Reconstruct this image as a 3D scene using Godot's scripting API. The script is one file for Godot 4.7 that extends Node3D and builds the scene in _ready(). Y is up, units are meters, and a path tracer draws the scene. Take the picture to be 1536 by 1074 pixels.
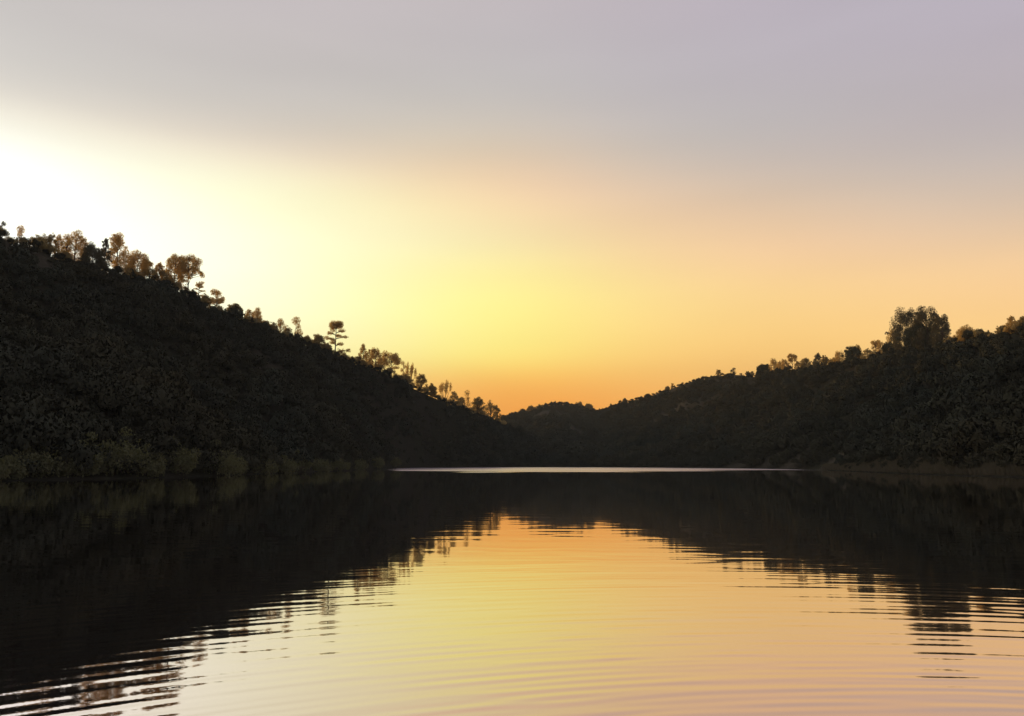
extends Node3D
# A still lake between wooded hills just after sunset. y up, metres, the viewer looks along -z.

const EYE := Vector3(0, 2.2, 0)
const F := 1205.0          # focal length in pixels of a 1536 x 1074 picture
const PITCH := 7.517       # degrees up
const SUN_AZ := -38.0      # where the sun went down, degrees from straight ahead

var rng := RandomNumberGenerator.new()
var bump := FastNoiseLite.new()
var fine := FastNoiseLite.new()
var names := {}
var hills := {}
var M := {}

# ---------------------------------------------------------------- helpers
func smooth(a: float, b: float, x: float) -> float:
	var t := clampf((x - a) / (b - a), 0.0, 1.0)
	return t * t * (3.0 - 2.0 * t)

func sight(px: float, py: float) -> Vector3:      # the direction in which a point of the picture lies
	var v := Vector3((px - 768.0) / F, (537.0 - py) / F, -1.0)
	return v.rotated(Vector3.RIGHT, deg_to_rad(PITCH))

func azimuth(px: float, py: float) -> float:
	var v := sight(px, py)
	return atan2(v.x, -v.z)

func rise(px: float, py: float) -> float:         # tangent of the elevation
	var v := sight(px, py)
	return v.y / Vector2(v.x, v.z).length()

func curve(a: Array, x: float, k: int) -> float:  # smooth reading of column k of rows sorted by their first entry
	var n := a.size()
	if x <= a[0][0]: return a[0][k]
	if x >= a[n - 1][0]: return a[n - 1][k]
	var i := 0
	while a[i + 1][0] < x: i += 1
	var x0: float = a[i][0]
	var x1: float = a[i + 1][0]
	var y0: float = a[i][k]
	var y1: float = a[i + 1][k]
	var h := x1 - x0
	var s := (y1 - y0) / h
	var m0 := s
	var m1 := s
	if i > 0:
		var p: float = (y0 - float(a[i - 1][k])) / (x0 - float(a[i - 1][0]))
		m0 = 0.0 if p * s <= 0.0 else 2.0 * p * s / (p + s)
	if i < n - 2:
		var q: float = (float(a[i + 2][k]) - y1) / (float(a[i + 2][0]) - x1)
		m1 = 0.0 if q * s <= 0.0 else 2.0 * q * s / (q + s)
	var t := (x - x0) / h
	var t2 := t * t
	var t3 := t2 * t
	return y0 * (2 * t3 - 3 * t2 + 1) + h * m0 * (t3 - 2 * t2 + t) + y1 * (3 * t2 - 2 * t3) + h * m1 * (t3 - t2)

func numbered(called: String) -> String:
	var n: int = names.get(called, 0)
	names[called] = n + 1
	return called if n == 0 else "%s_%03d" % [called, n]

func lin(r: float, g: float, b: float) -> Color:
	return Color(r, g, b).linear_to_srgb()

func structure(o: Node3D, label: String, category: String):
	o.set_meta("kind", "structure"); o.set_meta("label", label); o.set_meta("category", category)

func noise_texture(freq: float, lo: Color, hi: Color, size := 512, octaves := 5, seed_ := 3) -> NoiseTexture2D:
	var n := FastNoiseLite.new()
	n.noise_type = FastNoiseLite.TYPE_SIMPLEX_SMOOTH
	n.frequency = freq; n.fractal_octaves = octaves; n.seed = seed_
	var g := Gradient.new()
	g.set_color(0, lo); g.set_color(1, hi)
	var t := NoiseTexture2D.new()
	t.width = size; t.height = size; t.seamless = true; t.noise = n; t.color_ramp = g
	return t

# ---------------------------------------------------------------- sky
# Colours of the air after sunset, by the angle round the horizon from the sun's place (first number) and by elevation.
# Symmetrical about the sun, dimming to dusk grey-violet on the far side.
const AIR := [
	[0.0, [[0, 255, 225, 150, 1.0], [5, 255, 245, 200, 1.2], [10, 255, 255, 238, 1.5], [15, 255, 255, 250, 1.45], [18, 255, 255, 250, 1.25], [19.8, 255, 254, 243, 1.0], [20.7, 249, 245, 230, 1], [21.8, 232, 227, 217, 1], [23.2, 217, 213, 207, 1], [25, 208, 204, 200, 1], [28, 203, 198, 196, 1], [33, 192, 187, 190, 1], [50, 172, 170, 180, 1], [90, 140, 143, 162, 1]]],
	[21.0, [[0, 255, 202, 108, 1.0], [3, 255, 218, 126, 1.0], [7, 255, 244, 182, 1.0], [10, 255, 252, 208, 1.1], [14, 255, 254, 216, 1.1], [17.8, 255, 253, 212, 1.03], [19.7, 250, 240, 207, 1], [21.1, 233, 219, 198, 1], [22.6, 217, 207, 194, 1], [24.5, 205, 199, 193, 1], [27, 200, 194, 192, 1], [31, 200, 192, 194, 1], [50, 172, 169, 180, 1], [90, 140, 143, 162, 1]]],
	[38.0, [[0, 242, 148, 60, 1.05], [3.4, 246, 160, 68, 1.05], [5.0, 248, 172, 80, 1.04], [6.3, 252, 196, 95, 1.04], [7.2, 255, 223, 117, 1.04], [8.5, 255, 236, 132, 1.04], [11.5, 255, 243, 147, 1.04], [13.8, 255, 239, 160, 1.03], [16, 252, 232, 176, 1], [18.3, 251, 220, 174, 1], [20.2, 240, 209, 174, 1], [22, 222, 202, 178, 1], [24, 206, 196, 185, 1], [26.5, 196, 191, 189, 1], [29, 194, 188, 190, 1], [33, 196, 187, 191, 1], [50, 168, 164, 177, 1], [90, 140, 143, 162, 1]]],
	[46.5, [[0, 242, 152, 66, 1.05], [3.6, 247, 168, 80, 1.05], [5.8, 249, 188, 102, 1], [8.5, 253, 214, 128, 1.04], [11.8, 253, 223, 147, 1.03], [14.8, 248, 215, 160, 1], [17.2, 241, 208, 168, 1], [19.3, 226, 200, 173, 1], [21.3, 210, 195, 180, 1], [23.6, 197, 189, 185, 1], [26.5, 191, 185, 188, 1], [32, 193, 184, 191, 1], [50, 165, 161, 175, 1], [90, 140, 143, 162, 1]]],
	[55.0, [[0, 236, 160, 84, 1], [3.5, 241, 176, 98, 1], [6, 243, 188, 110, 1], [9, 250, 206, 130, 1.04], [11.7, 251, 212, 146, 1.04], [14.2, 245, 206, 158, 1.02], [16.6, 232, 200, 166, 1], [18.8, 214, 193, 173, 1], [20.8, 199, 187, 179, 1], [23.2, 189, 183, 183, 1], [27, 187, 180, 187, 1], [31, 189, 180, 190, 1], [50, 162, 158, 173, 1], [90, 140, 143, 162, 1]]],
	[72.0, [[0, 238, 172, 100, 1], [8.5, 249, 204, 138, 1.06], [11.5, 246, 205, 154, 1.04], [14, 228, 198, 166, 1], [16.6, 209, 191, 176, 1], [19.2, 194, 184, 182, 1], [22.5, 187, 178, 184, 1], [28, 185, 177, 189, 1], [50, 158, 153, 170, 1], [90, 140, 143, 162, 1]]],
	[115.0, [[0, 196, 160, 140, 1], [8, 194, 170, 156, 1], [16, 182, 168, 168, 1], [30, 164, 156, 170, 1], [50, 152, 148, 166, 1], [90, 140, 143, 162, 1]]],
	[180.0, [[0, 140, 134, 148, 1], [7, 158, 146, 158, 1], [14, 158, 146, 160, 1], [25, 144, 140, 158, 1], [50, 138, 138, 157, 1], [90, 140, 143, 162, 1]]],
]

func make_sky() -> Sky:
	var w := 720
	var h := 360
	var cols := []                                # every row of elevation read once for each listed angle
	for entry in AIR:
		var rows := []
		for a in entry[1]:
			var c := Color(a[1] / 255.0, a[2] / 255.0, a[3] / 255.0).srgb_to_linear() * float(a[4])
			rows.append([float(a[0]), c.r, c.g, c.b])
		cols.append(rows)
	var table := PackedVector3Array()
	var half := 181                               # angles from the sun, whole degrees
	for j in range(h / 2 + 1):
		var el := maxf(0.0, 90.0 - (j + 0.5) * 180.0 / h)
		var keys := []
		for i in AIR.size():
			keys.append([AIR[i][0], curve(cols[i], el, 1), curve(cols[i], el, 2), curve(cols[i], el, 3)])
		for d in half:
			table.append(Vector3(curve(keys, d, 1), curve(keys, d, 2), curve(keys, d, 3)))
	for pass_ in 3:                               # even out the steps between the listed elevations
		var next := table.duplicate()
		for j in range(1, h / 2):
			for d in half:
				next[j * half + d] = table[j * half + d] * 0.4 + (table[(j - 1) * half + d] + table[(j + 1) * half + d]) * 0.18 + (table[j * half + mini(d + 1, half - 1)] + table[j * half + absi(d - 1)]) * 0.12
		table = next
	for pass_ in 8:                              # and between the listed angles
		var next := table.duplicate()
		for j in h / 2 + 1:
			for d in half:
				next[j * half + d] = table[j * half + d] * 0.4 + (table[j * half + mini(d + 1, half - 1)] + table[j * half + absi(d - 1)]) * 0.15 + (table[j * half + mini(d + 2, half - 1)] + table[j * half + absi(d - 2)]) * 0.15
		table = next
	var veil := FastNoiseLite.new()
	veil.seed = 11; veil.frequency = 1.0; veil.fractal_octaves = 3
	var im := Image.create(w, h, false, Image.FORMAT_RGBF)
	for y in h:
		for x in w:
			var az := (x + 0.5) / w * 360.0       # Godot reads a panorama from straight ahead, turning right
			var d := absf(wrapf(az - SUN_AZ, -180.0, 180.0))
			var j := mini(y, h / 2)
			var i := mini(int(d), half - 2)
			var c := table[j * half + i].lerp(table[j * half + i + 1], d - i)
			if y < h / 2:
				var el := PI / 2 - (y + 0.5) * PI / h
				var v := Vector3(sin(deg_to_rad(az)) * cos(el), sin(el) * 3.0, -cos(deg_to_rad(az)) * cos(el))
				c *= 1.0 + 0.045 * veil.get_noise_3dv(v * Vector3(2.0, 4.0, 2.0))   # thin uneven high haze
			else:
				c = Vector3(0.10, 0.09, 0.08)
			im.set_pixel(x, y, Color(c.x, c.y, c.z))
	var p := PanoramaSkyMaterial.new()
	p.panorama = ImageTexture.create_from_image(im)
	p.filter = true
	var s := Sky.new()
	s.sky_material = p
	return s

# ---------------------------------------------------------------- hills
func hill(called: String, ridge: Array, shore: Array, under: float, rough: float):
	var r := []
	for a in ridge:                               # picture x, picture y of the crest, distance of the crest
		var d: float = a[2]
		r.append([azimuth(a[0], a[1]), d, EYE.y + rise(a[0], a[1]) * d - under * float(a[3] if a.size() > 3 else 1.0)])
	var s := []
	for a in shore:
		s.append([azimuth(a[0], 700), float(a[1])])
	hills[called] = {"ridge": r, "shore": s, "rough": rough}

func hill_at(called: String, az: float, d: float) -> Vector2:   # (height, how far up the slope: 0 shore, 1 crest)
	var k: Dictionary = hills[called]
	var R := curve(k.ridge, az, 1)
	var H := curve(k.ridge, az, 2)
	var S := curve(k.shore, az, 1)
	var t := (d - S) / (R - S)
	var x := d * sin(az)
	var z := -d * cos(az)
	var h: float
	if t < 0.0:
		h = t * 4.0
	elif t <= 1.0:
		h = H * (0.78 * t + 0.22 * t * t) + bump.get_noise_2d(x, z) * float(k.rough) * sin(PI * clampf(t, 0, 1)) * minf(1.0, H / 30.0)
		h += 0.9 * minf(1.0, t * 14.0)
	else:
		h = H + 0.9 - (d - R) * 0.10 - pow((t - 1.0), 2.0) * H * 0.35
	return Vector2(h, t)

func ground(called: String, az: float, d: float) -> Vector3:
	return Vector3(d * sin(az), hill_at(called, az, d).x, -d * cos(az))

# bare ground on the slopes: hill, picture x, share of the way up, half width in metres, half depth in metres
const BARE := [
	["right", 1246, 0.05, 15.0, 9.0, 1.0], ["right", 1184, 0.04, 9.0, 7.0, 0.9], ["right", 1150, 0.04, 8.0, 6.0, 0.8], ["right", 1105, 0.03, 14.0, 8.0, 0.6],
	["right", 1466, 0.93, 9.0, 9.0, 0.9], ["right", 1408, 0.88, 12.0, 8.0, 0.7], ["right", 1300, 0.9, 5.0, 6.0, 0.6], ["right", 1230, 0.62, 14.0, 8.0, 0.35],
	["far", 812, 0.80, 26.0, 34.0, 1.0], ["far", 853, 0.45, 16.0, 24.0, 0.9], ["far", 900, 0.30, 22.0, 14.0, 0.5],
	["right", 985, 0.55, 34.0, 30.0, 0.6], ["right", 1040, 0.62, 30.0, 26.0, 0.6], ["right", 1000, 0.25, 26.0, 16.0, 0.5],
	["left", 8, 0.92, 13.0, 20.0, 0.6], ["left", 230, 0.72, 10.0, 14.0, 0.4], ["left", 405, 0.6, 10.0, 14.0, 0.4],
]

func bareness(called: String, p: Vector3, az: float, t: float) -> float:
	var b := 0.0
	for a in BARE:
		if a[0] != called: continue
		var ca := azimuth(a[1], 640)
		var k: Dictionary = hills[called]
		var S := curve(k.shore, ca, 1)
		var d := S + float(a[2]) * (curve(k.ridge, ca, 1) - S)
		var u := (az - ca) * d / float(a[3])
		var v := (Vector2(p.x, p.z).length() - d) / float(a[4])
		var q := u * u + v * v + fine.get_noise_2d(p.x * 1.3, p.z * 1.3) * 0.9
		b = maxf(b, float(a[5]) * (1.0 - smooth(0.5, 1.15, q)))
	if called == "right":                         # the open grassy crest, and the bench of dry grass on the near shore
		var g0 := azimuth(925, 600)
		var g1 := azimuth(1135, 560)
		b = maxf(b, smooth(g0 - 0.02, g0 + 0.02, az) * (1.0 - smooth(g1 - 0.01, g1 + 0.01, az)) * smooth(0.72, 0.97, t + fine.get_noise_2d(p.x, p.z) * 0.12) * 0.55)
		var e0 := azimuth(1330, 700)
		b = maxf(b, smooth(e0, e0 + 0.08, az) * (1.0 - smooth(0.015, 0.055, t + fine.get_noise_2d(p.x, p.z) * 0.03)) * 0.25)
	return b

func build_hill(called: String, node_name: String, label: String, a0: float, a1: float, steps: int, rings: int, past: float):
	var v := PackedVector3Array()
	var nn := PackedVector3Array()
	var cc := PackedColorArray()
	var idx := PackedInt32Array()
	var k: Dictionary = hills[called]
	for i in steps + 1:
		var az := lerpf(a0, a1, float(i) / steps)
		var S := curve(k.shore, az, 1)
		var R := curve(k.ridge, az, 1)
		for j in rings + 1:
			var t := -0.04 + (past + 0.04) * float(j) / rings
			var d := S + t * (R - S)
			var p := ground(called, az, d)
			v.append(p)
			var q := bareness(called, p, az, t)
			var n1 := 0.5 + 0.5 * fine.get_noise_2d(p.x * 0.6, p.z * 0.6)
			var floor_c := Vector3(0.046, 0.042, 0.029).lerp(Vector3(0.036, 0.037, 0.024), n1)
			var straw := Vector3(0.115, 0.100, 0.070).lerp(Vector3(0.070, 0.062, 0.043), n1)
			var c := floor_c.lerp(straw, q)
			cc.append(Color(c.x, c.y, c.z))
	for i in steps + 1:
		for j in rings + 1:
			var a := v[maxi(i - 1, 0) * (rings + 1) + j]
			var b := v[mini(i + 1, steps) * (rings + 1) + j]
			var c := v[i * (rings + 1) + maxi(j - 1, 0)]
			var d := v[i * (rings + 1) + mini(j + 1, rings)]
			var n := (b - a).cross(d - c).normalized()
			nn.append(n if n.y > 0 else -n)
	for i in steps:
		for j in rings:
			var a := i * (rings + 1) + j
			var b := a + rings + 1
			idx.append_array([a, a + 1, b, b, a + 1, b + 1])
	var o := mesh_node(node_name, v, nn, idx, M.earth, cc)
	add_child(o)
	structure(o, label, "hill")

func mesh_node(called: String, v: PackedVector3Array, n: PackedVector3Array, idx: PackedInt32Array, m: Material, c := PackedColorArray(), uv := PackedVector2Array()) -> MeshInstance3D:
	var a := []
	a.resize(Mesh.ARRAY_MAX)
	a[Mesh.ARRAY_VERTEX] = v
	if n.size(): a[Mesh.ARRAY_NORMAL] = n
	if c.size(): a[Mesh.ARRAY_COLOR] = c
	if uv.size(): a[Mesh.ARRAY_TEX_UV] = uv
	if idx.size(): a[Mesh.ARRAY_INDEX] = idx
	var me := ArrayMesh.new()
	me.add_surface_from_arrays(Mesh.PRIMITIVE_TRIANGLES, a)
	me.surface_set_material(0, m)
	var o := MeshInstance3D.new()
	o.name = called
	o.mesh = me
	o.cast_shadow = GeometryInstance3D.SHADOW_CASTING_SETTING_ON
	return o

# ---------------------------------------------------------------- foliage
func leaf(v: PackedVector3Array, c: Vector3, s: float, upright := 0.0):   # one tuft of leaves or needles
	var a := Vector3(rng.randfn(), rng.randfn() * (1.0 + upright), rng.randfn()).normalized()
	var b := a.cross(Vector3(rng.randfn(), rng.randfn(), rng.randfn())).normalized()
	var k := s * rng.randf_range(0.6, 1.3)
	v.append(c + a * k * 0.62)
	v.append(c - a * k * 0.42 + b * k * 0.40)
	v.append(c - a * k * 0.42 - b * k * 0.40)

func lobe(v: PackedVector3Array, c: Vector3, r: Vector3, n: int, s: float, upright := 0.0):
	for i in n:
		var d := Vector3(rng.randfn(), rng.randfn(), rng.randfn()).normalized()
		var q := pow(rng.randf(), 0.46)
		leaf(v, c + d * r * q, s, upright)

func tube(v: PackedVector3Array, p: Vector3, q: Vector3, r0: float, r1: float, sides := 5):
	var ax := (q - p).normalized()
	var u := ax.cross(Vector3(0.3, 0.2, 0.93)).normalized()
	var w := ax.cross(u)
	for i in sides:
		var a0 := TAU * i / sides
		var a1 := TAU * (i + 1) / sides
		var d0 := u * cos(a0) + w * sin(a0)
		var d1 := u * cos(a1) + w * sin(a1)
		v.append_array([p + d0 * r0, q + d0 * r1, p + d1 * r0, p + d1 * r0, q + d0 * r1, q + d1 * r1])

func plant(called: String, label: String, category: String, group: String, at: Vector3, wood: PackedVector3Array, leaves: PackedVector3Array, crown_name: String, m: Material):
	var t := Node3D.new()
	t.name = numbered(called)
	t.position = at
	add_child(t)
	t.set_meta("label", label); t.set_meta("category", category); t.set_meta("group", group)
	t.add_child(mesh_node("trunk", wood, PackedVector3Array(), PackedInt32Array(), M.bark))
	t.add_child(mesh_node(crown_name, leaves, PackedVector3Array(), PackedInt32Array(), m))

# A tree of height h and crown width w (metres); kinds: column, cone, lobed, umbrella, tiered, round, fan
func tree(kind: String, at: Vector3, h: float, w: float, dens: float, label: String, group: String, s: float):
	var wood := PackedVector3Array()
	var lv := PackedVector3Array()
	var R := w * 0.5
	var lean := Vector3(rng.randf_range(-0.05, 0.05), 1, rng.randf_range(-0.05, 0.05)) * h
	var tr := clampf(h * 0.022, 0.08, 0.34)
	var base := Vector3(0, -0.6, 0)
	var count := func(r: Vector3) -> int: return int(clampf(dens * 2.6 * (r.x * r.y + r.x * r.z + r.y * r.z) / 3.0 * PI / (s * s * 0.42), 12, 700))
	var add := func(c: Vector3, r: Vector3, from: float, up: float):
		lobe(lv, c, r, count.call(r), s, up)
		var root: Vector3 = lean * from
		tube(wood, root, c, tr * 0.42, tr * 0.12, 4)
	match kind:
		"column":
			tube(wood, base, lean * 0.9, tr, tr * 0.3)
			var n := maxi(4, int(h / (w * 0.42)))
			for i in n:
				var f := 0.16 + 0.76 * float(i) / (n - 1)
				var k := R * rng.randf_range(0.55, 0.85) * (0.8 + 0.2 * sin(f * 7.0))
				var a := rng.randf() * TAU
				add.call(lean * f + Vector3(cos(a), 0, sin(a)) * R * 0.35, Vector3(k, h * 0.4 / n + k * 0.45, k), f * 0.9, 0.8)
		"cone":
			tube(wood, base, lean * 0.93, tr, tr * 0.25)
			var n := 19
			for i in n:
				var f := 0.08 + 0.86 * pow(float(i) / (n - 1), 0.9)
				var reach := R * (1.02 - 0.88 * pow(f, 1.6))
				var a := i * 2.4 + rng.randf()
				var k := maxf(0.13 * w, reach * 0.44) * rng.randf_range(0.75, 1.2)
				var c := lean * f + Vector3(cos(a), 0, sin(a)) * (reach - k * 0.6) + Vector3(0, h * 0.03, 0)
				add.call(c, Vector3(k, k * 1.25, k), f * 0.86, 1.2)
		"lobed":
			tube(wood, base, lean * 0.8, tr, tr * 0.35)
			var n := 18
			for i in n:
				var f := 0.12 + 0.80 * float(i) / (n - 1)
				var wide := R * (0.45 + 0.55 * sin(PI * clampf((f + 0.12) / 1.12, 0, 1)))
				var a := i * 2.4 + rng.randf()
				var k := w * rng.randf_range(0.13, 0.20)
				var c := lean * f + Vector3(cos(a), 0, sin(a)) * (wide - k * 0.7) * rng.randf_range(0.75, 1.05)
				add.call(c, Vector3(k, k * rng.randf_range(1.2, 1.7), k), f * 0.72, 1.4)
		"umbrella":
			tube(wood, base, lean * 0.9, tr, tr * 0.35)
			var n := 11
			for i in n:
				var f := 0.58 + 0.36 * rng.randf()
				var a := i * 2.4 + rng.randf()
				var k := w * rng.randf_range(0.14, 0.20)
				add.call(lean * f + Vector3(cos(a), 0, sin(a)) * (R - k) * rng.randf_range(0.5, 1.0), Vector3(k, k * 1.0, k), f - 0.22, 1.0)
			for i in 3:
				var a := rng.randf() * TAU
				var k := w * 0.11
				add.call(lean * (0.3 + 0.08 * i) + Vector3(cos(a), 0.2, sin(a)) * R * 0.8, Vector3(k * 1.3, k * 0.6, k), 0.3, 0.0)
		"tiered":                                  # tall bare trunk, round head, flat pads of needles below
			tube(wood, base, lean * 0.95, tr, tr * 0.35, 6)
			for i in 9:
				var a := i * 2.4 + rng.randf()
				var k := w * rng.randf_range(0.12, 0.17)
				add.call(lean * rng.randf_range(0.74, 0.92) + Vector3(cos(a), 0, sin(a)) * R * rng.randf_range(0.2, 0.5), Vector3(k, k * 1.05, k), 0.74, 0.6)
			for q in [[0.63, -0.50, 0.0], [0.68, 0.66, 0.3], [0.49, -0.66, 0.2], [0.53, 0.80, -0.1], [0.34, 0.50, 0.2], [0.37, -0.18, 0.4], [0.17, 1.15, 0.0], [0.60, 0.1, -0.7], [0.44, -0.1, 0.7]]:
				var c := Vector3(q[1] * R, lean.y * q[0] + absf(q[1]) * 0.25, q[2] * R)
				var k := w * 0.14
				add.call(c, Vector3(k * rng.randf_range(0.8, 1.2), k * rng.randf_range(0.45, 0.7), k), q[0] - 0.05, 0.0)
				add.call(c * Vector3(0.6, 1, 0.6) - Vector3(0, 0.12, 0), Vector3(k * 0.8, k * 0.3, k * 0.7), q[0] - 0.04, 0.0)
		"round":
			tube(wood, base, lean * 0.55, tr * 1.3, tr * 0.7)
			var n := 19
			for i in n:
				var a := i * 2.4 + rng.randf()
				var f := sqrt((i + 0.5) / n)
				var k := w * rng.randf_range(0.12, 0.19)
				var top := h * (0.42 + 0.5 * sqrt(maxf(0.0, 1.0 - f * f)) * rng.randf_range(0.66, 1.1))
				add.call(Vector3(cos(a) * (R - k * 0.8) * f, top - k * 0.55, sin(a) * (R - k * 0.8) * f), Vector3(k, k * 0.9, k), 0.3, 0.0)
			for i in 8:
				var a := i * 2.4 + rng.randf()
				var k := w * rng.randf_range(0.13, 0.19)
				add.call(Vector3(cos(a) * R * 0.62, h * rng.randf_range(0.16, 0.42), sin(a) * R * 0.62), Vector3(k, k * 0.95, k), 0.12, 0.0)
		"fan":                                     # several upright stems from the foot, each with a slim plume
			var n := 8
			for i in n:
				var a := i * 2.4 + rng.randf() * 0.6
				var out := R * (0.25 + 0.65 * float(i) / n)
				var c := Vector3(cos(a) * out, h * rng.randf_range(0.62, 0.86) * (1.0 - 0.18 * out / R), sin(a) * out)
				var k := w * rng.randf_range(0.08, 0.115)
				lobe(lv, c, Vector3(k, h * 0.2, k), count.call(Vector3(k, h * 0.2, k)), s, 2.5)
				tube(wood, base + Vector3(cos(a), 0, sin(a)) * 0.3, c, tr * 0.55, tr * 0.15, 4)
			for i in 4:
				var a := rng.randf() * TAU
				lobe(lv, Vector3(cos(a) * R * 0.5, h * 0.18, sin(a) * R * 0.5), Vector3(w * 0.2, h * 0.16, w * 0.2), 40, s)
	if kind in ["lobed", "cone", "umbrella", "round"]:   # stray sprays that break the outline
		for i in 9:
			var a := rng.randf() * TAU
			var f := rng.randf_range(0.55, 0.98) if kind == "umbrella" else rng.randf_range(0.3, 0.98)
			var reach := R * (1.25 - 0.95 * pow(f, 2.0)) * rng.randf_range(0.85, 1.1)
			var k := w * rng.randf_range(0.045, 0.085)
			add.call(lean * f + Vector3(cos(a), 0, sin(a)) * reach, Vector3(k * 1.2, k * rng.randf_range(0.6, 1.4), k * 1.2), f - 0.12, 0.5)
	var called := "oak_tree" if kind == "round" else "pine_tree"
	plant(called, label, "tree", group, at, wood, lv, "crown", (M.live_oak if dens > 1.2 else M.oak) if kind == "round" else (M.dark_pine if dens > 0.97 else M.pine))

func bush(at: Vector3, h: float, w: float, label: String):
	var skew := Vector3(rng.randf_range(-0.25, 0.25), 0, rng.randf_range(-0.25, 0.25))
	var wood := PackedVector3Array()
	var lv := PackedVector3Array()
	var n := 17
	for i in n:
		var a := i * 2.4 + rng.randf()
		var f := sqrt((i + 0.5) / n)
		var k := w * rng.randf_range(0.08, 0.19)
		var top := h * (1.0 - 0.5 * f * f) * rng.randf_range(0.45, 1.0)
		var c := Vector3(cos(a) * (w * 0.5 - k) * f, maxf(k * 0.5, top - k), sin(a) * (w * 0.5 - k) * f) + skew * top
		lobe(lv, c, Vector3(k, k * 1.15, k), 150, 0.36, 0.6)
		if top > h * 0.5:
			lobe(lv, c * Vector3(0.9, 0.45, 0.9), Vector3(k, k * 1.2, k), 90, 0.36, 0.6)
		tube(wood, Vector3(cos(a) * 0.3, -0.5, sin(a) * 0.3), c, 0.09, 0.03, 4)
	lobe(lv, Vector3(rng.randf_range(-0.1, 0.1) * w, h * 0.86, 0), Vector3(w * 0.09, h * 0.14, w * 0.09), 70, 0.34, 1.0)
	plant("willow_bush", label, "bush", "willow bushes along the left shore", at, wood, lv, "foliage", M.willow)

func canopy_mesh(n: int, s: float, flat: float, m: Material) -> ArrayMesh:   # a crown about one metre in radius, standing on the ground
	var v := PackedVector3Array()
	for i in 9:
		var a := i * 2.4
		var f := sqrt((i + 0.3) / 9.0) * 0.68
		var k := rng.randf_range(0.28, 0.42)
		lobe(v, Vector3(cos(a) * f, (0.35 + 0.75 * (1.0 - f * f) * rng.randf_range(0.7, 1.1)) * flat, sin(a) * f), Vector3(k, k * 0.95, k), n, s)
	for i in range(0, v.size(), 3):               # turn every leaf's face outwards
		var mid := (v[i] + v[i + 1] + v[i + 2]) / 3.0
		if (v[i + 2] - v[i]).cross(v[i + 1] - v[i]).dot(Vector3(mid.x, (mid.y - 0.4 * flat) * 0.8 + 0.25, mid.z)) < 0.0:
			var q := v[i + 1]
			v[i + 1] = v[i + 2]
			v[i + 2] = q
	var nn := PackedVector3Array()                # leaves at the rim of a crown lie along its surface
	for p in v: nn.append((Vector3(p.x, (p.y - 0.4 * flat) * 0.8 + 0.25, p.z)).normalized())
	var mn := mesh_node("canopy", v, nn, PackedInt32Array(), m)
	var me: ArrayMesh = mn.mesh
	mn.free()
	return me

func forest(called: String, node_name: String, label: String, px0: float, px1: float, step: float, size: Vector2, protos: Array):
	var k: Dictionary = hills[called]
	var at := []
	for i in protos.size(): at.append([])
	var a := azimuth(px0, 640)
	var a1 := azimuth(px1, 640)
	var cover := FastNoiseLite.new()
	cover.seed = 31; cover.frequency = 0.018; cover.fractal_octaves = 3
	while a < a1:
		var S := curve(k.shore, a, 1)
		var R := curve(k.ridge, a, 1)
		var d := S + 1.5
		while d < R + 14.0:
			var b := a + rng.randf_range(-0.5, 0.5) * step / d
			var e := d + rng.randf_range(-0.5, 0.5) * step
			var p := ground(called, b, e)
			var t := (e - S) / (R - S)
			var q := bareness(called, p, b, t)
			var thick := cover.get_noise_2d(p.x, p.z)
			if p.y > 0.25 and rng.randf() > q * 1.5 - 0.12 and rng.randf() < 0.93 + thick * 0.35:
				var r := lerpf(size.x, size.y, pow(rng.randf(), 3.2) + 0.22 * maxf(0.0, thick))
				if t > 0.94: r = minf(r, lerpf(size.x, size.y, 0.3))
				var bs := Basis(Vector3.UP, rng.randf() * TAU).scaled(Vector3(r, r * rng.randf_range(0.85, 1.35), r))
				var tint := rng.randf_range(0.88, 1.12) * (1.0 + 0.5 * thick)
				var warm := 1.0 + 0.22 * fine.get_noise_2d(p.x * 0.4 + 90.0, p.z * 0.4)
				at[rng.randi() % protos.size()].append([Transform3D(bs, p - Vector3(0, 0.15 * r, 0)), Color(tint * warm, tint, tint * (1.9 - warm) * 1.0)])
			d += step
		a += step / ((S + R) * 0.5)
	var root := Node3D.new()
	root.name = node_name
	add_child(root)
	root.set_meta("kind", "stuff"); root.set_meta("label", label); root.set_meta("category", "forest")
	for i in protos.size():
		var mm := MultiMesh.new()
		mm.transform_format = MultiMesh.TRANSFORM_3D
		mm.use_colors = true
		mm.mesh = protos[i]
		mm.instance_count = at[i].size()
		for j in at[i].size():
			mm.set_instance_transform(j, at[i][j][0])
			mm.set_instance_color(j, at[i][j][1])
		var o := MultiMeshInstance3D.new()
		o.name = "canopy"
		o.multimesh = mm
		o.set_meta("kind", "stuff")
		root.add_child(o, true)

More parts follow.
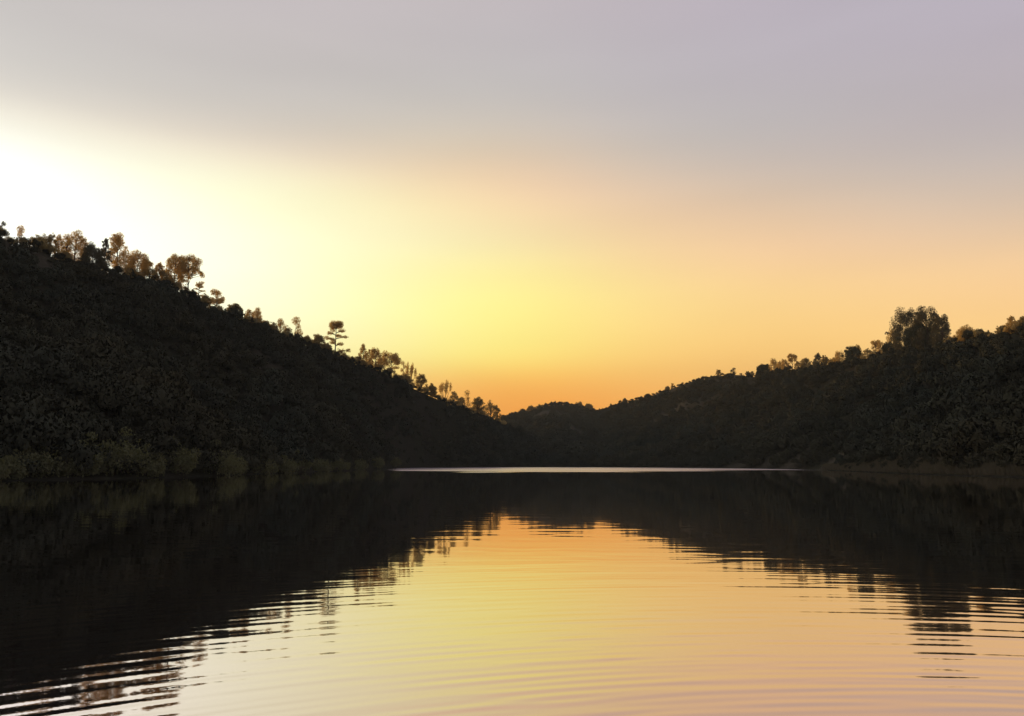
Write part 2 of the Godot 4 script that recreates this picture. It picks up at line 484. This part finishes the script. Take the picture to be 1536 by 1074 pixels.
func crest_scrub(called: String, node_name: String, label: String, px0: float, px1: float, step: float, size: Vector2, protos: Array):
	var k: Dictionary = hills[called]
	var at := []
	for i in protos.size(): at.append([])
	var a := azimuth(px0, 600)
	while a < azimuth(px1, 600):
		var R := curve(k.ridge, a, 1)
		for row in 3:
			if rng.randf() < 0.25: continue
			var b := a + rng.randf_range(-0.5, 0.5) * step / R
			var p := ground(called, b, R + row * 3.5 + rng.randf_range(-2.0, 2.0))
			var r := lerpf(size.x, size.y, rng.randf())
			at[rng.randi() % protos.size()].append(Transform3D(Basis(Vector3.UP, rng.randf() * TAU).scaled(Vector3(r, r * rng.randf_range(1.0, 1.6), r)), p - Vector3(0, 0.1, 0)))
		a += step / R
	var root := Node3D.new()
	root.name = node_name
	add_child(root)
	root.set_meta("kind", "stuff"); root.set_meta("label", label); root.set_meta("category", "scrub")
	for i in protos.size():
		var mm := MultiMesh.new()
		mm.transform_format = MultiMesh.TRANSFORM_3D
		mm.mesh = protos[i]
		mm.instance_count = at[i].size()
		for j in at[i].size(): mm.set_instance_transform(j, at[i][j])
		var o := MultiMeshInstance3D.new()
		o.name = "scrub"
		o.multimesh = mm
		o.set_meta("kind", "stuff")
		root.add_child(o, true)

# ---------------------------------------------------------------- water
var w1 := FastNoiseLite.new()
var w2 := FastNoiseLite.new()
const TRAINS := [   # straight trains far out: wavelength, direction (degrees from z), height in mm, phase
	[0.62, 4.0, 0.55, 0.3], [0.83, -6.0, 0.8, 1.9], [1.12, 9.0, 1.0, 4.1], [1.55, -3.0, 1.4, 2.2], [2.3, 6.0, 1.5, 0.9], [3.4, -8.0, 1.6, 3.3]]

func wave(x: float, z: float, cell: float) -> float:
	var r := Vector2(x - 3.6, z - 4.0).length()      # rings spreading from the launching place beside the viewer
	var warp := 0.16 * w1.get_noise_2d(x * 0.35, z * 0.35)
	var y := 0.0
	var near := exp(-pow((r - 13.0) / 9.0, 2.0)) if r > 13.0 else 1.0
	var gust := 0.75 + 0.5 * w2.get_noise_2d(x * 0.12 + 7.0, z * 0.5)
	y += near * gust * (0.00042 * sin(TAU * (r - warp * 0.7) / 0.27 + 2.0) + 0.00072 * sin(TAU * (r + warp) / 0.36) + 0.0007 * sin(TAU * (r - warp * 1.6) / 0.51 + 1.3) + 0.0007 * sin(TAU * (r + warp) / 1.23 + 0.4))
	y += exp(-pow(maxf(0.0, r - 10.5) / 4.5, 2.0)) * (0.7 + 0.6 * w2.get_noise_2d(x * 0.22 - 40.0, z * 0.4)) * (0.0006 * sin(TAU * (r + warp * 0.6) / 0.215 + 0.7) + 0.00065 * sin(TAU * (r - warp * 0.9) / 0.285))   # fine ripples close to their source
	var d := -z
	var far := smooth(6.0, 16.0, d)
	for i in TRAINS.size():
		var a: Array = TRAINS[i]
		var l: float = a[0]
		var keep := 1.0 - smooth(0.16, 0.34, cell / l)
		if keep <= 0.0: continue
		var th := deg_to_rad(a[1])
		var u := x * sin(th) + z * cos(th) + 0.5 * l * w1.get_noise_2d(x * 0.3 + i * 31.0, z * 0.22)
		var g := maxf(0.0, 0.35 + 1.3 * w2.get_noise_2d(x * 0.10 + i * 17.0, z * 0.30 - i * 5.0))
		y += far * keep * g * 0.001 * float(a[2]) * 0.5 * sin(TAU * u / l + float(a[3]))
	return y

func build_water():
	var v := PackedVector3Array()
	var n := PackedVector3Array()
	var uv := PackedVector2Array()
	var idx := PackedInt32Array()
	var xs := PackedFloat32Array()
	xs.append_array([-1.6, -1.05])
	var m := 236
	for i in m + 1: xs.append(lerpf(-0.82, 0.82, float(i) / m))
	xs.append_array([1.05, 1.6])
	var zs := PackedFloat32Array([30.0, 2.0])
	var d := 4.6
	while d < 720.0:
		zs.append(-d)
		d += maxf(0.036, 0.0058 * d)
	var k := xs.size()
	for z in zs:
		var dd := absf(z) if z < 0 else 4.6
		if z > 0: dd = 40.0
		for f in xs:
			var x := f * dd
			var cell := maxf(0.05, 0.0058 * dd)
			var y := 0.0
			var nn := Vector3.UP
			if z < 0 and absf(f) < 0.9 and dd < 330.0:
				y = wave(x, z, cell)
				nn = Vector3(y - wave(x + 0.02, z, cell), 0.02, y - wave(x, z + 0.02, cell)).normalized()
			v.append(Vector3(x, y, z))
			n.append(nn)
			uv.append(Vector2((x + 400.0) / 800.0, -z / 800.0))
	for j in zs.size() - 1:
		for i in k - 1:
			var a := j * k + i
			idx.append_array([a, a + k, a + 1, a + 1, a + k, a + k + 1])
	var o := mesh_node("lake", v, n, idx, M.water, PackedColorArray(), uv)
	add_child(o)
	structure(o, "calm lake mirroring the sunset sky and the dark hills", "lake")

func ruffle_texture() -> ImageTexture:            # how rough the surface is: one breeze-ruffled belt far out, the rest smooth
	var s := 1024
	var im := Image.create(s, s, false, Image.FORMAT_RGB8)
	var streak := FastNoiseLite.new()
	streak.seed = 5; streak.frequency = 0.02; streak.fractal_octaves = 4
	for j in s:
		var dist := (j + 0.5) / s * 800.0
		for i in s:
			var x := (i + 0.5) / s * 800.0 - 400.0
			var r := 0.035
			if dist > 140.0 and dist < 640.0:
				var e := streak.get_noise_2d(x * 0.8, dist * 2.2)
				var ta := x / dist
				var near_edge := 208.0 + 75.0 * smooth(0.10, 0.33, ta) + 45.0 * smooth(-0.04, -0.15, ta) + 46.0 * e
				var side := smooth(-0.160, -0.135, ta + e * 0.01) * (1.0 - smooth(0.34, 0.40, ta + e * 0.02))
				var b := smooth(0.0, 26.0, dist - near_edge) * side * (0.8 + 0.2 * smooth(-0.25, 0.1, streak.get_noise_2d(x * 0.35 + 300.0, dist * 1.1)))
				r = lerpf(r, 0.33, b)
			elif dist >= 640.0:
				r = 0.3
			im.set_pixel(i, j, Color(r, r, r))
	return ImageTexture.create_from_image(im)

# ---------------------------------------------------------------- the scene
func _ready():
	# camera, sky, sun, exposure
	var cam := Camera3D.new()
	cam.name = "camera"
	add_child(cam)
	cam.position = EYE
	cam.rotation_degrees = Vector3(PITCH, 0, 0)
	cam.fov = rad_to_deg(2.0 * atan(537.0 / F))
	cam.near = 0.1
	cam.far = 9000.0
	cam.current = true
	var env := Environment.new()
	env.background_mode = Environment.BG_SKY
	env.sky = make_sky()
	env.tonemap_mode = Environment.TONE_MAPPER_LINEAR
	env.tonemap_exposure = 1.0
	env.sdfgi_enabled = true
	env.ssao_enabled = true
	env.ssil_enabled = true
	env.fog_enabled = true                        # thin evening haze over the valley
	env.fog_density = 0.0001
	env.fog_light_color = Color(0.93, 0.95, 0.87)
	var we := WorldEnvironment.new()
	we.name = "world_environment"
	we.environment = env
	add_child(we)
	var sun := DirectionalLight3D.new()
	sun.name = "sun"
	add_child(sun)
	sun.rotation_degrees = Vector3(-3.0, 180.0 - SUN_AZ, 0)   # low behind the left ridge, shining towards the viewer
	sun.light_color = Color(1.0, 0.74, 0.44)
	sun.light_energy = 0.6
	sun.light_angular_distance = 0.6
	sun.shadow_enabled = true

	rng.seed = 20
	bump.seed = 4; bump.frequency = 0.011; bump.fractal_octaves = 4
	fine.seed = 8; fine.frequency = 0.035; fine.fractal_octaves = 4
	w1.seed = 2; w1.frequency = 1.0; w1.fractal_octaves = 2
	w2.seed = 6; w2.frequency = 1.0; w2.fractal_octaves = 2
	materials()

	# the setting
	var bed := mesh_node("lake_bed", PackedVector3Array([Vector3(-900, -9, 40), Vector3(-900, -9, -1350), Vector3(900, -9, -1350), Vector3(900, -9, 40)]), PackedVector3Array([Vector3.UP, Vector3.UP, Vector3.UP, Vector3.UP]), PackedInt32Array([0, 1, 2, 0, 2, 3]), M.mud)
	add_child(bed)
	structure(bed, "dark muddy ground under the lake and between the hills", "ground")
	hill("left", [[-700, 190, 250], [-300, 250, 265], [-120, 300, 280], [0, 352, 300, 0.4], [28, 366, 304, 0.8], [60, 366, 308], [100, 384, 314], [160, 398, 322], [200, 407, 330], [245, 415, 340], [272, 430, 345], [300, 446, 352], [330, 465, 360], [380, 480, 375], [420, 497, 388], [460, 511, 402], [500, 526, 418], [520, 536, 428], [560, 547, 450], [590, 560, 470], [620, 577, 492], [650, 591, 518], [690, 607, 552], [720, 620, 580], [750, 632, 610], [800, 650, 650], [860, 674, 700], [920, 693, 740]],
		[[-700, 95], [-300, 112], [0, 128], [200, 142], [400, 196], [500, 265], [580, 400], [640, 490], [750, 545], [850, 600], [930, 690]], 3.2, 9.0)
	hill("far", [[560, 652, 1000], [700, 640, 1000], [745, 629, 1000], [765, 622, 1005], [800, 614, 1010], [822, 608, 1010, 0.3], [842, 606, 1010, 0.3], [862, 609, 1010, 0.4], [885, 612, 1020], [900, 616, 1030], [950, 624, 1050], [1050, 632, 1050]],
		[[560, 560], [750, 555], [850, 540], [950, 525], [1050, 510]], 5.0, 12.0)
	hill("right", [[850, 640, 960], [880, 624, 930, 0.6], [905, 615, 900, 0.3], [935, 606, 870, 0.1], [1000, 587, 800, 0.0], [1040, 573, 765, 0.0], [1080, 565, 725, 0.0], [1110, 563, 690, 0.1], [1130, 564, 660, 0.4], [1160, 555, 625, 0.8], [1200, 552, 580], [1250, 544, 530], [1300, 533, 482], [1340, 521, 448], [1400, 517, 402], [1430, 515, 385, 0.5], [1460, 504, 370, 0.5], [1490, 499, 355], [1536, 484, 335], [1600, 462, 315], [1800, 400, 280], [2400, 320, 260]],
		[[850, 600], [950, 512], [1050, 455], [1150, 390], [1230, 320], [1330, 225], [1430, 182], [1536, 160], [1800, 125], [2400, 100]], 3.2, 9.0)
	build_hill("left", "hill_left", "steep wooded hill falling to the water on the left", deg_to_rad(-62), azimuth(930, 640), 420, 64, 1.5)
	build_hill("far", "hill_far", "low distant hill closing the end of the valley", azimuth(560, 640), azimuth(1050, 640), 150, 44, 1.3)
	build_hill("right", "hill_right", "long wooded hill with a grassy crest on the right", azimuth(850, 640), deg_to_rad(60), 460, 64, 1.5)
	build_water()
	print("setting done ", Time.get_ticks_msec())

	var protos := []
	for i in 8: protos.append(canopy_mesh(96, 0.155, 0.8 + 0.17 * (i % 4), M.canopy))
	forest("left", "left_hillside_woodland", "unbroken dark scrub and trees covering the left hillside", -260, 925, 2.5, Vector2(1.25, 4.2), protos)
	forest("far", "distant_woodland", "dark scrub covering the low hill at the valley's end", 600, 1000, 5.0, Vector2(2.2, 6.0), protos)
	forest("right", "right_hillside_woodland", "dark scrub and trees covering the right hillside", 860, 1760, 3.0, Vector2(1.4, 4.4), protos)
	print("forest done ", Time.get_ticks_msec())
	var thin := []
	for i in 4: thin.append(canopy_mesh(44, 0.15, 1.0, M.oak))
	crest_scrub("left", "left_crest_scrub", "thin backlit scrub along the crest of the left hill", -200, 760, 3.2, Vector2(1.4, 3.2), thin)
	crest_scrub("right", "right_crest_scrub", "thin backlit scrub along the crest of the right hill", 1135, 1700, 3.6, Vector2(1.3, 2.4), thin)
	ridge_trees()
	shore_bushes()
	dry_grass()
	print("all done ", Time.get_ticks_msec())

func foliage_material(r: float, g: float, b: float, back: Color) -> StandardMaterial3D:
	var m := StandardMaterial3D.new()
	m.albedo_color = lin(r, g, b)
	m.roughness = 0.85
	m.metallic_specular = 0.2
	m.cull_mode = BaseMaterial3D.CULL_DISABLED
	m.backlight_enabled = true
	m.backlight = back
	return m

func materials():
	var e := StandardMaterial3D.new()
	e.vertex_color_use_as_albedo = true
	e.albedo_texture = noise_texture(0.02, Color(0.62, 0.62, 0.62), Color(1, 1, 1))
	e.uv1_triplanar = true; e.uv1_world_triplanar = true
	e.uv1_scale = Vector3(0.05, 0.05, 0.05)
	e.roughness = 1.0; e.metallic_specular = 0.1
	M.earth = e
	var mud := StandardMaterial3D.new()
	mud.albedo_color = lin(0.05, 0.045, 0.035); mud.roughness = 1.0
	M.mud = mud
	var bark := StandardMaterial3D.new()
	bark.albedo_color = lin(0.075, 0.055, 0.04); bark.roughness = 0.95
	bark.cull_mode = BaseMaterial3D.CULL_DISABLED
	M.bark = bark
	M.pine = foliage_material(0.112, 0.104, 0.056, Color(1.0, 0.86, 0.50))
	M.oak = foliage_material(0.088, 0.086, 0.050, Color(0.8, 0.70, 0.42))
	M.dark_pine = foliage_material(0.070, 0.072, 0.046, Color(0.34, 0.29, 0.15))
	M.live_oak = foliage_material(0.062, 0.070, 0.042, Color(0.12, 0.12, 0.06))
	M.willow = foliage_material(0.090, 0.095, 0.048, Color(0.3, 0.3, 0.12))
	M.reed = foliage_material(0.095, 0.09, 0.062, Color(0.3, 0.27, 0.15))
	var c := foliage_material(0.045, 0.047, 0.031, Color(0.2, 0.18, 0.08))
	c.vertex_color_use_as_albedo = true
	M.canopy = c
	var w := StandardMaterial3D.new()
	w.albedo_color = lin(0.60, 0.50, 0.545)
	w.metallic = 1.0
	w.roughness = 1.0
	w.roughness_texture = ruffle_texture()
	w.roughness_texture_channel = BaseMaterial3D.TEXTURE_CHANNEL_RED
	M.water = w

# picture x, picture y of the tip, crown width in picture pixels, kind, density, label, metres behind (+) or before (-) the crest
const LEFT_TREES := [
	[3, 334, 11, "column", 0.9, "small pine cut by the left edge of the picture", 4],
	[33, 342, 13, "column", 0.8, "narrow pine standing alone near the left end of the ridge", 2],
	[60, 352, 30, "round", 0.55, "low wide pale oak beside the narrow leftmost ridge pine", 6],
	[78, 349, 17, "round", 0.7, "small oak between the wide pale oak and the golden pine", 4],
	[89, 354, 14, "lobed", 0.6, "thin little pine left of the golden pine", 5],
	[101, 352, 16, "lobed", 0.42, "thin golden pine touching the large pale pine's left side", 8],
	[114, 349, 28, "lobed", 0.6, "large pale lobed pine left of the dark leafy tree", 5],
	[128, 370, 14, "cone", 0.45, "small see-through pine right below the large pale pine", 7],
	[141, 370, 24, "lobed", 1.1, "dark leafy tree left of the narrow dark pine", -2],
	[158, 361, 15, "cone", 1.0, "narrow dark pine close left of the broad conical pine", 0],
	[178, 355, 33, "cone", 0.75, "broad conical pine, the tallest on the upper left ridge", 4],
	[207, 381, 27, "lobed", 0.74, "bushy lobed pine just right of the broad conical pine", 2],
	[222, 393, 15, "umbrella", 0.6, "little spreading pine right of the bushy lobed pine", 4],
	[239, 396, 16, "cone", 0.8, "small pointed pine alone before the twin lobed pines", 3],
	[262, 385, 27, "lobed", 0.8, "left of the two tall lobed pines on the upper ridge", 4],
	[285, 387, 32, "umbrella", 0.8, "tall pine with bare trunk, right of its lobed twin", 3],
	[299, 421, 14, "tiered", 0.6, "little ragged pine leaning out below the bare-trunked pine", 4],
	[309, 440, 17, "round", 0.7, "left one of the two round low crowns on mid ridge", 4],
	[325, 438, 21, "umbrella", 0.74, "right one of the two round low crowns on mid ridge", 5],
	[352, 455, 24, "round", 1.0, "dark round oak right of the two round crowns", 1],
	[375, 466, 13, "lobed", 0.7, "small pine left of the forked golden pine", 4],
	[387, 464, 15, "lobed", 0.6, "forked golden pine halfway down the left ridge", 5],
	[399, 480, 14, "round", 0.7, "low round shrub oak right of the forked golden pine", 4],
	[410, 483, 15, "round", 0.75, "low oak between the shrub oak and the airy pine", 3],
	[421, 479, 14, "lobed", 0.45, "airy see-through pine left of the stout rounded pine", 6],
	[432, 489, 13, "round", 0.6, "low shrub at the foot of the stout rounded pine", 3],
	[443, 480, 19, "column", 0.74, "stout rounded pine standing up from the mid ridge", 4],
	[460, 503, 18, "round", 0.85, "first low oak right of the stout rounded pine", 3],
	[478, 502, 22, "round", 0.9, "wide low oak left of the tall tiered pine", 3],
	[491, 514, 14, "round", 0.7, "small oak at the left foot of the tall tiered pine", 3],
	[504, 481, 27, "tiered", 0.78, "tall tiered pine with bare trunk standing alone on the skyline", 3],
	[517, 530, 12, "round", 0.8, "small shrub oak right below the tall tiered pine", 3],
	[528, 534, 11, "round", 0.9, "tiny dark shrub oak left of the sharp pointed pine", 2],
	[538, 532, 11, "round", 0.8, "small shrub touching the left foot of the sharp pointed pine", 3],
	[546, 518, 16, "cone", 0.7, "sharp pointed pine, first of the orange-lit trio", 4],
	[554, 525, 11, "cone", 0.6, "thin middle pine of the orange-lit trio", 6],
	[563, 524, 19, "lobed", 0.75, "bushy right-hand pine of the orange-lit trio", 5],
	[588, 530, 28, "umbrella", 0.7, "spreading many-limbed pine right of the orange-lit trio", 5],
	[604, 543, 10, "column", 0.6, "slim pine left of the upright plumed tree", 6],
	[616, 541, 19, "fan", 0.78, "upright tree of slim plumes glowing orange", 6],
	[609, 560, 16, "round", 0.7, "pale shrub at the left foot of the plumed tree", 3],
	[632, 560, 19, "round", 0.75, "round oak close right of the plumed tree", 5],
	[647, 576, 18, "round", 0.95, "dark low oak left of the fan-shaped tree", 2],
	[667, 570, 22, "fan", 0.78, "fan-shaped tree with spreading plumes low on the ridge", 5],
	[681, 587, 14, "round", 0.55, "thin pale tree right of the fan-shaped tree", 6],
	[692, 594, 15, "round", 0.6, "pale low oak before the small upright pine", 6],
	[702, 588, 13, "column", 0.55, "small upright pale pine low on the left ridge", 7],
	[717, 594, 21, "round", 0.9, "dark round oak near the lower end of the left ridge", 2],
	[736, 601, 20, "round", 0.45, "see-through orange oak near the foot of the left ridge", 6],
	[745, 607, 13, "round", 0.75, "last dark oak where the left ridge meets the valley", 3],
]
const FAR_TREES := [
	[762, 622, 12, "round", 0.9, "low oak at the left end of the far hill", 4],
	[780, 618, 13, "round", 0.9, "second oak from the left on the far hill", 4],
	[797, 608, 14, "round", 0.8, "tallest oak left of the far hill's grassy top", 4],
	[812, 607, 16, "round", 0.6, "pale oak beside the far hill's grassy top", 6],
	[868, 603, 14, "round", 0.9, "left oak of the pair right of the far hill's top", 4],
	[883, 605, 14, "round", 0.9, "right oak of the pair right of the far hill's top", 4],
]
const RIGHT_TREES := [
	[937, 598, 7, "cone", 0.9, "lone little pine lowest on the right hill's bare crest", 3],
	[962, 595, 5, "cone", 0.9, "tiny pine right of the lowest one on the bare crest", 3],
	[1001, 579, 7, "round", 0.8, "left oak of the small pair on the bare crest", 3],
	[1007, 576, 6, "column", 0.8, "right taller tree of the small pair on the bare crest", 3],
	[1018, 578, 6, "round", 0.9, "tiny shrub right of the small pair on the bare crest", 2],
	[1078, 554, 8, "round", 0.8, "single round tree near the top of the bare crest", 4],
	[1100, 553, 9, "column", 0.85, "upright tree on the top of the bare crest", 4],
	[1122, 557, 8, "round", 0.65, "left tree of the thin pair before the dark round oak", 4],
	[1128, 557, 6, "round", 0.65, "right tree of the thin pair before the dark round oak", 4],
	[1145, 546, 21, "round", 1.1, "dark round oak where the right hill's woodland begins", 1],
	[1160, 540, 11, "lobed", 0.6, "pale pointed tree right of the first dark round oak", 5],
	[1169, 543, 9, "lobed", 0.7, "small tree after the pale pointed tree", 4],
	[1177, 540, 10, "lobed", 0.8, "small dark pine left of the flat-topped tree", 3],
	[1188, 531, 13, "umbrella", 0.8, "flat-topped tree rising over the right hill's crest", 4],
	[1197, 541, 11, "round", 0.6, "pale shrub right of the flat-topped tree", 5],
	[1208, 536, 15, "round", 0.8, "wide tree second right of the flat-topped tree", 4],
	[1226, 532, 14, "cone", 0.9, "broad pointed tree midway along the right woodland crest", 3],
	[1238, 532, 13, "round", 0.8, "oak right of the broad pointed tree", 4],
	[1249, 536, 12, "round", 0.6, "low pale oak left of the flat pale tree", 4],
	[1259, 529, 15, "lobed", 0.55, "flat pale tree left of the big dark dome-shaped oak", 6],
	[1280, 519, 25, "round", 1.15, "big dark dome-shaped oak on the right crest", 1],
	[1288, 518, 7, "column", 0.7, "slim pine poking up behind the dark dome-shaped oak", 6],
	[1301, 522, 14, "round", 0.5, "pale thin tree right of the dark dome-shaped oak", 6],
	[1313, 511, 12, "umbrella", 0.7, "spreading pinkish tree left of the low dark oak", 5],
	[1321, 513, 10, "lobed", 0.8, "small tree between the spreading tree and the low dark oak", 4],
	[1334, 513, 20, "round", 1.1, "low dark oak at the left foot of the big pine group", -1],
	[1339, 496, 15, "lobed", 0.5, "short pale pine on the left side of the big group", 6],
	[1360, 468, 36, "lobed", 0.82, "tall pale pine, left half of the big group", 6],
	[1389, 464, 32, "lobed", 1.1, "tallest dark pine in the middle of the big group", 4],
	[1411, 474, 22, "lobed", 1.0, "pine on the right side of the big group", 5],
	[1376, 484, 40, "round", 1.3, "broad dark oak in front of the big pine group", -3],
	[1447, 493, 20, "lobed", 0.75, "small lobed tree on the crest right of the big group", 4],
	[1463, 498, 13, "round", 0.9, "low dark shrub above the bare slope right of the big group", 1],
	[1480, 496, 11, "round", 0.9, "square little shrub right of the bare slope", 1],
	[1501, 488, 13, "round", 0.8, "small oak left of the pointed tree near the right edge", 3],
	[1516, 476, 15, "cone", 0.8, "pointed tree near the right edge of the picture", 3],
	[1533, 474, 18, "round", 0.65, "pale oak cut by the right edge of the picture", 4],
]

func ridge_trees():
	for set_ in [["left", LEFT_TREES, "trees along the left ridge"], ["far", FAR_TREES, "trees on the far hill"], ["right", RIGHT_TREES, "trees along the right ridge"]]:
		for a in set_[1]:
			var az := azimuth(a[0], a[1])
			var d := curve(hills[set_[0]].ridge, az, 1) + float(a[6])
			var foot := ground(set_[0], az, d)
			var tip := EYE.y + rise(a[0], a[1]) * d
			var h := maxf(tip - foot.y, 2.0)
			var w: float = float(a[2]) / F * d * (1.1 if a[3] == "round" else 1.28)
			tree(a[3], foot, h * 1.03, w, a[4] * 1.2, a[5], set_[2], clampf(d * 0.00105, 0.30, 0.7))

const BUSHES := [   # picture x, picture y of the top, width in pixels, metres from the water's edge, label
	[-12, 668, 70, 3, "willow bush cut by the left edge of the picture"],
	[38, 665, 60, 5, "second willow bush from the left edge"],
	[66, 646, 78, 7, "tall rounded willow bush, third from the left edge"],
	[112, 660, 62, 4, "lower willow bush right of the tall rounded one"],
	[143, 647, 66, 7, "tall willow bush left of the tallest one"],
	[186, 639, 84, 6, "tallest willow bush on the left shore"],
	[222, 664, 50, 3, "low willow bush right of the tallest one"],
	[261, 654, 56, 6, "pointed willow bush left of the wide pale one"],
	[318, 659, 78, 5, "wide pale willow bush in the middle of the left shore"],
	[352, 676, 44, 3, "small willow bush right of the wide pale one"],
	[385, 679, 56, 4, "rounded yellow-green willow bush right of the small one"],
	[420, 682, 48, 4, "willow bush below the airy ridge pine"],
	[446, 673, 40, 8, "taller pointed willow bush below the stout rounded ridge pine"],
	[474, 685, 44, 4, "low willow bush left of the one below the tiered pine"],
	[503, 686, 42, 5, "low willow bush straight below the tall tiered pine"],
	[532, 690, 36, 5, "small willow bush right of the one below the tiered pine"],
	[561, 689, 34, 5, "last willow bush but one towards the bright water"],
	[588, 694, 26, 5, "last low willow bush left of the bright water"],
]

func shore_bushes():
	for a in BUSHES:
		var az := azimuth(a[0], 700)
		var d := curve(hills.left.shore, az, 1) + float(a[3]) * 0.55
		var foot := ground("left", az, d)
		var tip := EYE.y + rise(a[0], a[1]) * d
		bush(foot, maxf(tip - foot.y, 1.5), float(a[2]) / F * d * 1.3, a[4])

func dry_grass():                                  # tufts of dead grass on the low bench of the right shore
	var v := PackedVector3Array()
	for i in 26:
		var a := rng.randf() * TAU
		var r := rng.randf() * 0.5
		var p := Vector3(cos(a) * r, 0, sin(a) * r)
		var q := p * 1.7 + Vector3(0, rng.randf_range(0.5, 1.1), 0)
		var s := Vector3(-sin(a), 0, cos(a)) * 0.07
		v.append_array([p - s, q, p + s])
	var mn := mesh_node("tuft", v, PackedVector3Array(), PackedInt32Array(), M.reed)
	var at := []
	var a0 := azimuth(1235, 700)
	var a1 := azimuth(1700, 700)
	for i in 11000:
		var az := lerpf(a0, a1, rng.randf())
		var S := curve(hills.right.shore, az, 1)
		var d := S + rng.randf_range(0.3, 16.0) * minf(1.0, 0.3 + (az - a0) * 6.0)
		var p := ground("right", az, d)
		if p.y < 0.05: continue
		at.append(Transform3D(Basis(Vector3.UP, rng.randf() * TAU).scaled(Vector3.ONE * rng.randf_range(0.6, 1.5)), p))
	var mm := MultiMesh.new()
	mm.transform_format = MultiMesh.TRANSFORM_3D
	mm.mesh = mn.mesh
	mm.instance_count = at.size()
	for j in at.size(): mm.set_instance_transform(j, at[j])
	mn.free()
	var o := MultiMeshInstance3D.new()
	o.name = "dry_grass"
	o.multimesh = mm
	add_child(o)
	o.set_meta("kind", "stuff"); o.set_meta("label", "pale dry grass along the right shore"); o.set_meta("category", "grass")
